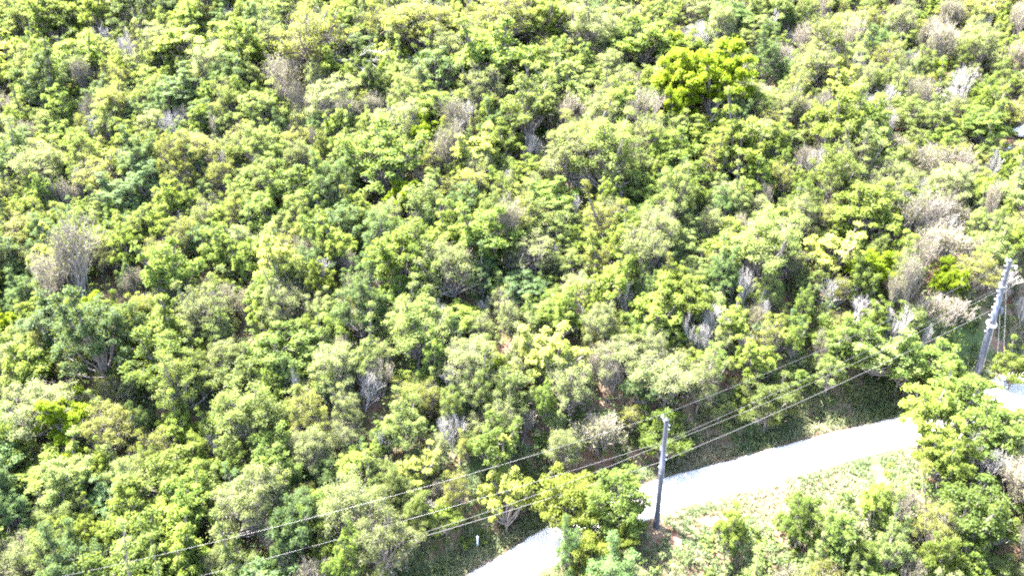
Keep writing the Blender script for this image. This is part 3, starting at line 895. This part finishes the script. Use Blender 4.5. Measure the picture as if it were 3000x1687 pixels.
def make_pole(x, y, zb, H, rb, rt, label, bolts, bands, ins_dir, arm):
    root = link('utility_pole', None, loc=(x, y, zb))
    tag(root, label, 'utility pole')
    P = [(pole_radius(z_, H, rb, rt), z_) for z_ in (-1.0, 0, H * .25, H * .5, H * .62)]
    zj = H * .62
    P += [(pole_radius(zj, H, rb, rt) - .012, zj + .01), (pole_radius(H * .8, H, rb, rt) - .012, H * .8), (rt - .012, H)]
    local(lathe(P, 28), POLE, 'shaft', root)
    local(lathe([(rt + .02, H - .05), (rt + .03, H), (rt + .03, H + .05), (rt * .6, H + .14), (.045, H + .2), (.04, H + .26), (0.001, H + .27)], 24), CAPM, 'cap', root)
    for z_ in bands:
        local(ring(z_, pole_radius(z_, H, rb, rt) + .012, .02), BLACK, 'band', root)
    for z_, a_ in bolts:
        r_ = pole_radius(z_, H, rb, rt)
        p0 = np.array([[math.cos(a_) * (r_ - .02), math.sin(a_) * (r_ - .02), z_]]); p1 = np.array([[math.cos(a_) * (r_ + .09), math.sin(a_) * (r_ + .09), z_]])
        v, q = tubes(p0, p1, [.04], [.04], 8)
        c_ = len(v); v = np.concatenate([v, p1]); q = np.concatenate([q, [(8 + i, 8 + (i + 1) % 8, c_, c_) for i in range(0)]]) if False else q
        o = local((v[:16], q), STEEL, 'bolt', root)
        v2, q2 = box(p1[0], (.1, .1, .1), a_); local((v2, q2), STEEL, 'bolt_head', o, smooth=False)
    # top insulator on a short bracket
    a_ = ins_dir
    dv = np.array([math.cos(a_), math.sin(a_), 0])
    br = local(tube_path([dv * (rt - .03) + [0, 0, H - .35], dv * (rt + .18) + [0, 0, H - .12], dv * (arm - .05) + [0, 0, H + .05]], .045, 8), STEEL, 'bracket', root)
    prof = [(.03, 0), (.05, .02), (.11, .05), (.05, .09), (.10, .13), (.045, .17), (.085, .21), (.04, .26), (.03, .3), (.001, .31)]
    v, q = lathe(prof, 14)
    local((v + dv * arm + [0, 0, H + .02], q), PORC, 'insulator', br)
    return root


pz = float(terrain(12.3, 49.2)[0])
H1 = -33.05 - pz
rightish = -.75
p1 = make_pole(12.3, 49.2, pz, H1, .27, .19, 'tall blue-grey round pole standing at the near edge of the road beside the olive crown',
               [(H1 - .35, rightish), (H1 - .75, rightish), (H1 - 3.2, rightish), (H1 - 3.65, rightish), (H1 - 5.75, rightish)], [H1 - 5.1], 2.3, .42)
for z_ in (H1 - 2.75, H1 - 2.95, H1 - 4.7):
    v, q = lathe([(.02, 0), (.055, .03), (.03, .07), (.055, .11), (.02, .14)], 10)
    rr = pole_radius(z_, H1, .27, .19) + .07
    local((v + [math.cos(2.3) * rr, math.sin(2.3) * rr, z_ - .07], q), PORC, 'spool_insulator', p1)

qz = float(terrain(45.6, 62.5)[0])
H2 = -24.75 - qz
steps = [(H2 - .5 - .42 * i, 3.5 if i % 2 else 2.9) for i in range(17)]
p2 = make_pole(45.6, 62.5, qz, H2, .36, .19, 'thick grey pole with step bolts and cable coils beside the dirt patch, right edge',
               steps, [H2 - 3.4, H2 * .5], 3.4, .45)
for z_, rr, tl in ((H2 - 2.45, .34, .02), (H2 * .49, .42, .10), (H2 * .49 - .12, .45, .22), (H2 * .49 - .2, .40, .05)):
    local(ring(z_, rr, .02, tilt=tl), STEEL, 'cable_coil', p2)
v, q = lathe([(.001, 0), (.08, .02), (.10, .08), (.10, .3), (.07, .36), (.04, .40), (.001, .41)], 14)
local((v + [.62, -.1, H2 - .8], q), PORC, 'arm_insulator', p2)  # pale fitting at the end of the side arm, taken for an insulator
local(tube_path([(.15, 0, H2 - .55), (.4, -.05, H2 - .45), (.62, -.1, H2 - .4)], .035, 6), STEEL, 'side_arm', p2)
v, q = lathe([(.001, 0), (.16, .02), (.17, .08), (.17, .55), (.15, .6), (.001, .62)], 14)
local((v + [.46, -.1, H2 - 5.3], q), POLE, 'junction_box', p2)

GUY = metal_mat('guy_wire_steel', (0.4, 0.4, 0.42), (0.5, 0.5, 0.52), .4, .5)
guys = [((45.85, 62.4, -27.2), (49.4, 64.6, None), 'right', 'thin steel guy wire from the right-hand pole to the far side of the dirt patch'),
        ((45.85, 62.4, -29.3), (48.2, 63.6, None), 'left', 'thin steel guy wire ending nearest the foot of the right-hand pole')]
for a3, b3, w_, lab in guys:
    gz = float(terrain(b3[0], b3[1])[0])
    root = link('guy_wire', None, loc=(b3[0], b3[1], gz)); tag(root, lab, 'guy wire', 'guy wires of the right-hand pole')
    A = np.array(a3) - [b3[0], b3[1], gz]; B = np.array([0, 0, -.2])
    local(tube_path([A, A * .5, B], .016, 5), GUY, 'cable', root)
    u_ = unit(A)
    local(tube_path([u_ * .15, u_ * 2.0], .035, 8), YELLOW, 'guard', root)

# each conductor: height above along the span as a parabola through what the poles hold
WIRE = metal_mat('aluminium_conductor', (0.06, 0.06, 0.065), (0.09, 0.09, 0.095), .4, .4, 8)
WIRED = metal_mat('bundled_cable', (0.05, 0.05, 0.055), (0.10, 0.10, 0.10), .55, .1, 20)
pL, pC, pR = np.array([-38, 40.5]), np.array([12.3, 49.2]), np.array([45.6, 62.5])
CO = [('top power line, running over the insulators on the pole tips', (4.06, -13.725, -32.69), (2.08, 5.51, -32.72), .0095, WIRE),
      ('second power line down, held just above the twisted one', (2.95, -13.19, -35.32), (1.02, 6.96, -35.42), .0095, WIRE),
      ('third cable down, almost touching the second at the nearer pole', (11.15, -20.28, -35.54), (3.0, 4.9, -35.62), .009, WIRED),
      ('lowest and thickest cable, crossing in front of the shaded bank', (3.245, -13.69, -37.31), (1.98, 5.68, -37.30), .012, WIRED)]
for lab, cl, cr_, r_, mt in CO:
    off = np.array([math.cos(2.3), math.sin(2.3)]) * (.42 if 'top' in lab else .3)
    pts = []
    for s_ in np.linspace(1.25, 0, 44):
        q = pC + (pL - pC) * s_ + off
        pts.append((q[0], q[1], cl[0] * s_ * s_ + cl[1] * s_ + cl[2]))
    pts.pop()
    z0 = (cl[2] + cr_[2]) / 2
    pts.append((pC[0] + off[0], pC[1] + off[1], z0))
    for s_ in np.linspace(0, 1, 36)[1:]:
        q = pC + (pR - pC) * s_ + off * (1 - s_) + np.array([-.25, .05]) * s_
        pts.append((q[0], q[1], cr_[0] * s_ * s_ + cr_[1] * s_ + cr_[2]))
    v, q = tube_path(pts, r_, 5)
    tag(link('power_line', mesh_quads('power_line', v, q, [mt], smooth=True)), lab, 'power line', 'power lines strung along the road')

# ------------------------------------------------------------------ marker post, the vehicle and the heap in the clearing
WHITE = metal_mat('white_paint', (0.72, 0.72, 0.72), (0.82, 0.82, 0.82), .5, 0, 9)
mz = float(terrain(-3.0, 49.5)[0])
root = link('marker_post', None, loc=(-3.0, 49.5, mz)); tag(root, 'short white marker post standing in the grass at the foot of the shaded bank', 'marker post')
local(lathe([(.07, -.3), (.07, 1.25), (.065, 1.3)], 12), WHITE, 'post', root)
local(lathe([(.065, 1.3), (.095, 1.33), (.11, 1.41), (.08, 1.5), (.001, 1.53)], 12), WHITE, 'cap', root)

MAROON = metal_mat('maroon_paint', (0.16, 0.025, 0.06), (0.2, 0.035, 0.075), .35, 0)
GLASS = metal_mat('dark_window', (0.03, 0.035, 0.04), (0.05, 0.05, 0.06), .15, 0)
RUB = metal_mat('tyre_rubber', (0.03, 0.03, 0.03), (0.05, 0.05, 0.05), .8, 0)


def loft(sections):
    """Body from cross sections along x: each (x, half width, bottom, shoulder height, roof height, roof half width)."""
    V, Q = [], []
    for x_, w_, b_, sh, rf, rw in sections:
        V += [(x_, -w_ * .92, b_), (x_, -w_, (b_ + sh) * .5), (x_, -w_ * .97, sh), (x_, -rw, rf * .97 + sh * .03), (x_, -rw * .8, rf), (x_, 0, rf + .03),
              (x_, rw * .8, rf), (x_, rw, rf * .97 + sh * .03), (x_, w_ * .97, sh), (x_, w_, (b_ + sh) * .5), (x_, w_ * .92, b_)]
    m = 11
    for k in range(len(sections) - 1):
        for i in range(m):
            Q.append((k * m + i, k * m + (i + 1) % m, (k + 1) * m + (i + 1) % m, (k + 1) * m + i))
    return np.array(V, float), np.array(Q)


vz = float(terrain(62.6, 88.6)[0])
car = link('parked_van', None, loc=(62.9, 88.9, vz + .05), rz=.12)
tag(car, 'white vehicle with a maroon upper edge, cut off by the right edge of the photo', 'vehicle')
secs = [(-2.15, .55, .45, .7, .75, .5), (-2.05, .78, .3, .85, .95, .7), (-1.6, .84, .28, .98, 1.15, .74), (-1.1, .86, .28, 1.02, 1.72, .66), (-.6, .86, .28, 1.02, 1.86, .7), (1.6, .86, .28, 1.02, 1.88, .7), (2.0, .84, .3, 1.0, 1.8, .68), (2.15, .7, .4, .9, 1.5, .55)]
local(loft(secs), WHITE, 'body', car)
v, q = box((.5, .74, 1.62), (3.0, .08, .2)); local((v, q), MAROON, 'roof_stripe', car, False)
v, q = box((.5, -.80, 1.35), (2.6, .05, .42)); local((v, q), GLASS, 'side_window', car, False)
v, q = box((-1.32, 0, 1.38), (.05, 1.2, .5)); local((v, q), GLASS, 'windscreen', car, False)
for sx in (-1.35, 1.35):
    for sy in (-.78, .78):
        v, q = lathe([(.12, -.1), (.31, -.1), (.33, -.05), (.33, .05), (.31, .1), (.12, .1)], 16)
        v = v[:, [0, 2, 1]] + [sx, sy, .33]
        local((v, q), RUB, 'wheel', car)

r4 = np.random.RandomState(3)
bz = terrain(57.9, 86.2)[0]
out, tips = [], []
nb = 2600
bx, by = 57.8 + r4.normal(0, 1.15, nb), 86.3 + r4.normal(0, 1.0, nb)
bh = terrain(bx, by) + r4.uniform(0, .75, nb) * np.exp(-((bx - 57.8) ** 2 + (by - 86.3) ** 2) / 3.5)
P0 = np.stack([bx, by, bh], 1); P1 = P0 + r4.normal(0, 1, (nb, 3)) * [.4, .4, .13]
v, q = tubes(P0, P1, np.full(nb, .02), np.full(nb, .01), 3)
tag(link('brush_heap', mesh_quads('brush_heap', v, q, [bark_mat('cut_brush', (0.24, 0.17, 0.12), (0.42, 0.34, 0.26))])),
    'heap of dry cut brush on the open slope just below the white vehicle', 'brush heap')
STONE = bark_mat('pale_pinkish_stone', (0.26, 0.22, 0.21), (0.44, 0.39, 0.38), 4)
rocks = []
for s in range(3):
    v, q = lathe([(.001, -.3), (.3, -.22), (.46, 0), (.36, .24), (.16, .34), (.001, .36)], 8)
    v = v * (1 + r4.uniform(-.16, .16, (len(v), 1)))
    rocks.append(mesh_quads('stone', v, q, [STONE]))
for i in range(26):
    x, y = 58.3 + r4.normal(0, .8), 84.0 + r4.normal(0, .8)
    s_ = r4.uniform(.35, .95)
    o = link('stone', rocks[i % 3], loc=(x, y, float(terrain(x, y)[0]) + .1 * s_), rz=r4.uniform(0, 6), scale=(s_, s_ * r4.uniform(.7, 1.2), s_ * .8))
    tag(o, 'pale pinkish stone lying on the slope below the heap of dry brush', 'stone', 'stones below the brush heap')
TEAL = metal_mat('faded_teal_plastic', (0.30, 0.50, 0.48), (0.38, 0.58, 0.55), .6, 0)
tz = float(terrain(59.4, 87.5)[0])
gxx, gyy = np.meshgrid(np.linspace(-.5, .5, 8), np.linspace(-.3, .3, 6))
gz_ = .12 * np.sin(gxx * 7) * np.cos(gyy * 9) + .15
v = np.stack([gxx.ravel(), gyy.ravel(), gz_.ravel()], 1)
q = np.array([(j * 8 + i, j * 8 + i + 1, (j + 1) * 8 + i + 1, (j + 1) * 8 + i) for j in range(5) for i in range(7)])
v = np.concatenate([v, v - [0, 0, .02]]); q = np.concatenate([q, q[:, ::-1] + 48])
tag(link('plastic_sheet', mesh_quads('plastic_sheet', v, q, [TEAL], smooth=True), loc=(59.4, 87.5, tz), rz=-.6), 'crumpled pale teal sheet lying at the left end of the white vehicle', 'sheet')

# low branches lying over the dirt beside the right-hand pole
DEADW = bark_mat('fallen_wood', (0.25, 0.22, 0.20), (0.42, 0.38, 0.36))
for x, y, L_, a_, lab in ((50.6, 64.6, 2.4, .9, 'pale fallen branch lying on the dirt patch beside the right-hand pole'), (-24.0, 101.2, 5.5, .12, 'long pale fallen limb lying over the broad olive crown, top left'),
                          (-17.5, 91.3, 4.0, .55, 'long grey fallen limb under the slim bare white tree')):
    r5 = np.random.RandomState(int(abs(x) * 10)); out, tips = [], []
    z0 = float(terrain(x, y)[0]) + (.3 if L_ < 3 else 4.4 if L_ > 5 else 2.6)
    grow(r5, np.zeros(3), unit(np.array([math.cos(a_), math.sin(a_), .12])), L_ * .55, .06 if L_ < 3 else .11, 3, out, tips, .01, .12, .5)
    v, q = tubes([o[0] for o in out], [o[1] for o in out], [o[2] for o in out], [o[3] for o in out], 5)
    tag(link('fallen_limb', mesh_quads('fallen_limb', v, q, [DEADW]), loc=(x, y, z0)), lab, 'fallen limb')
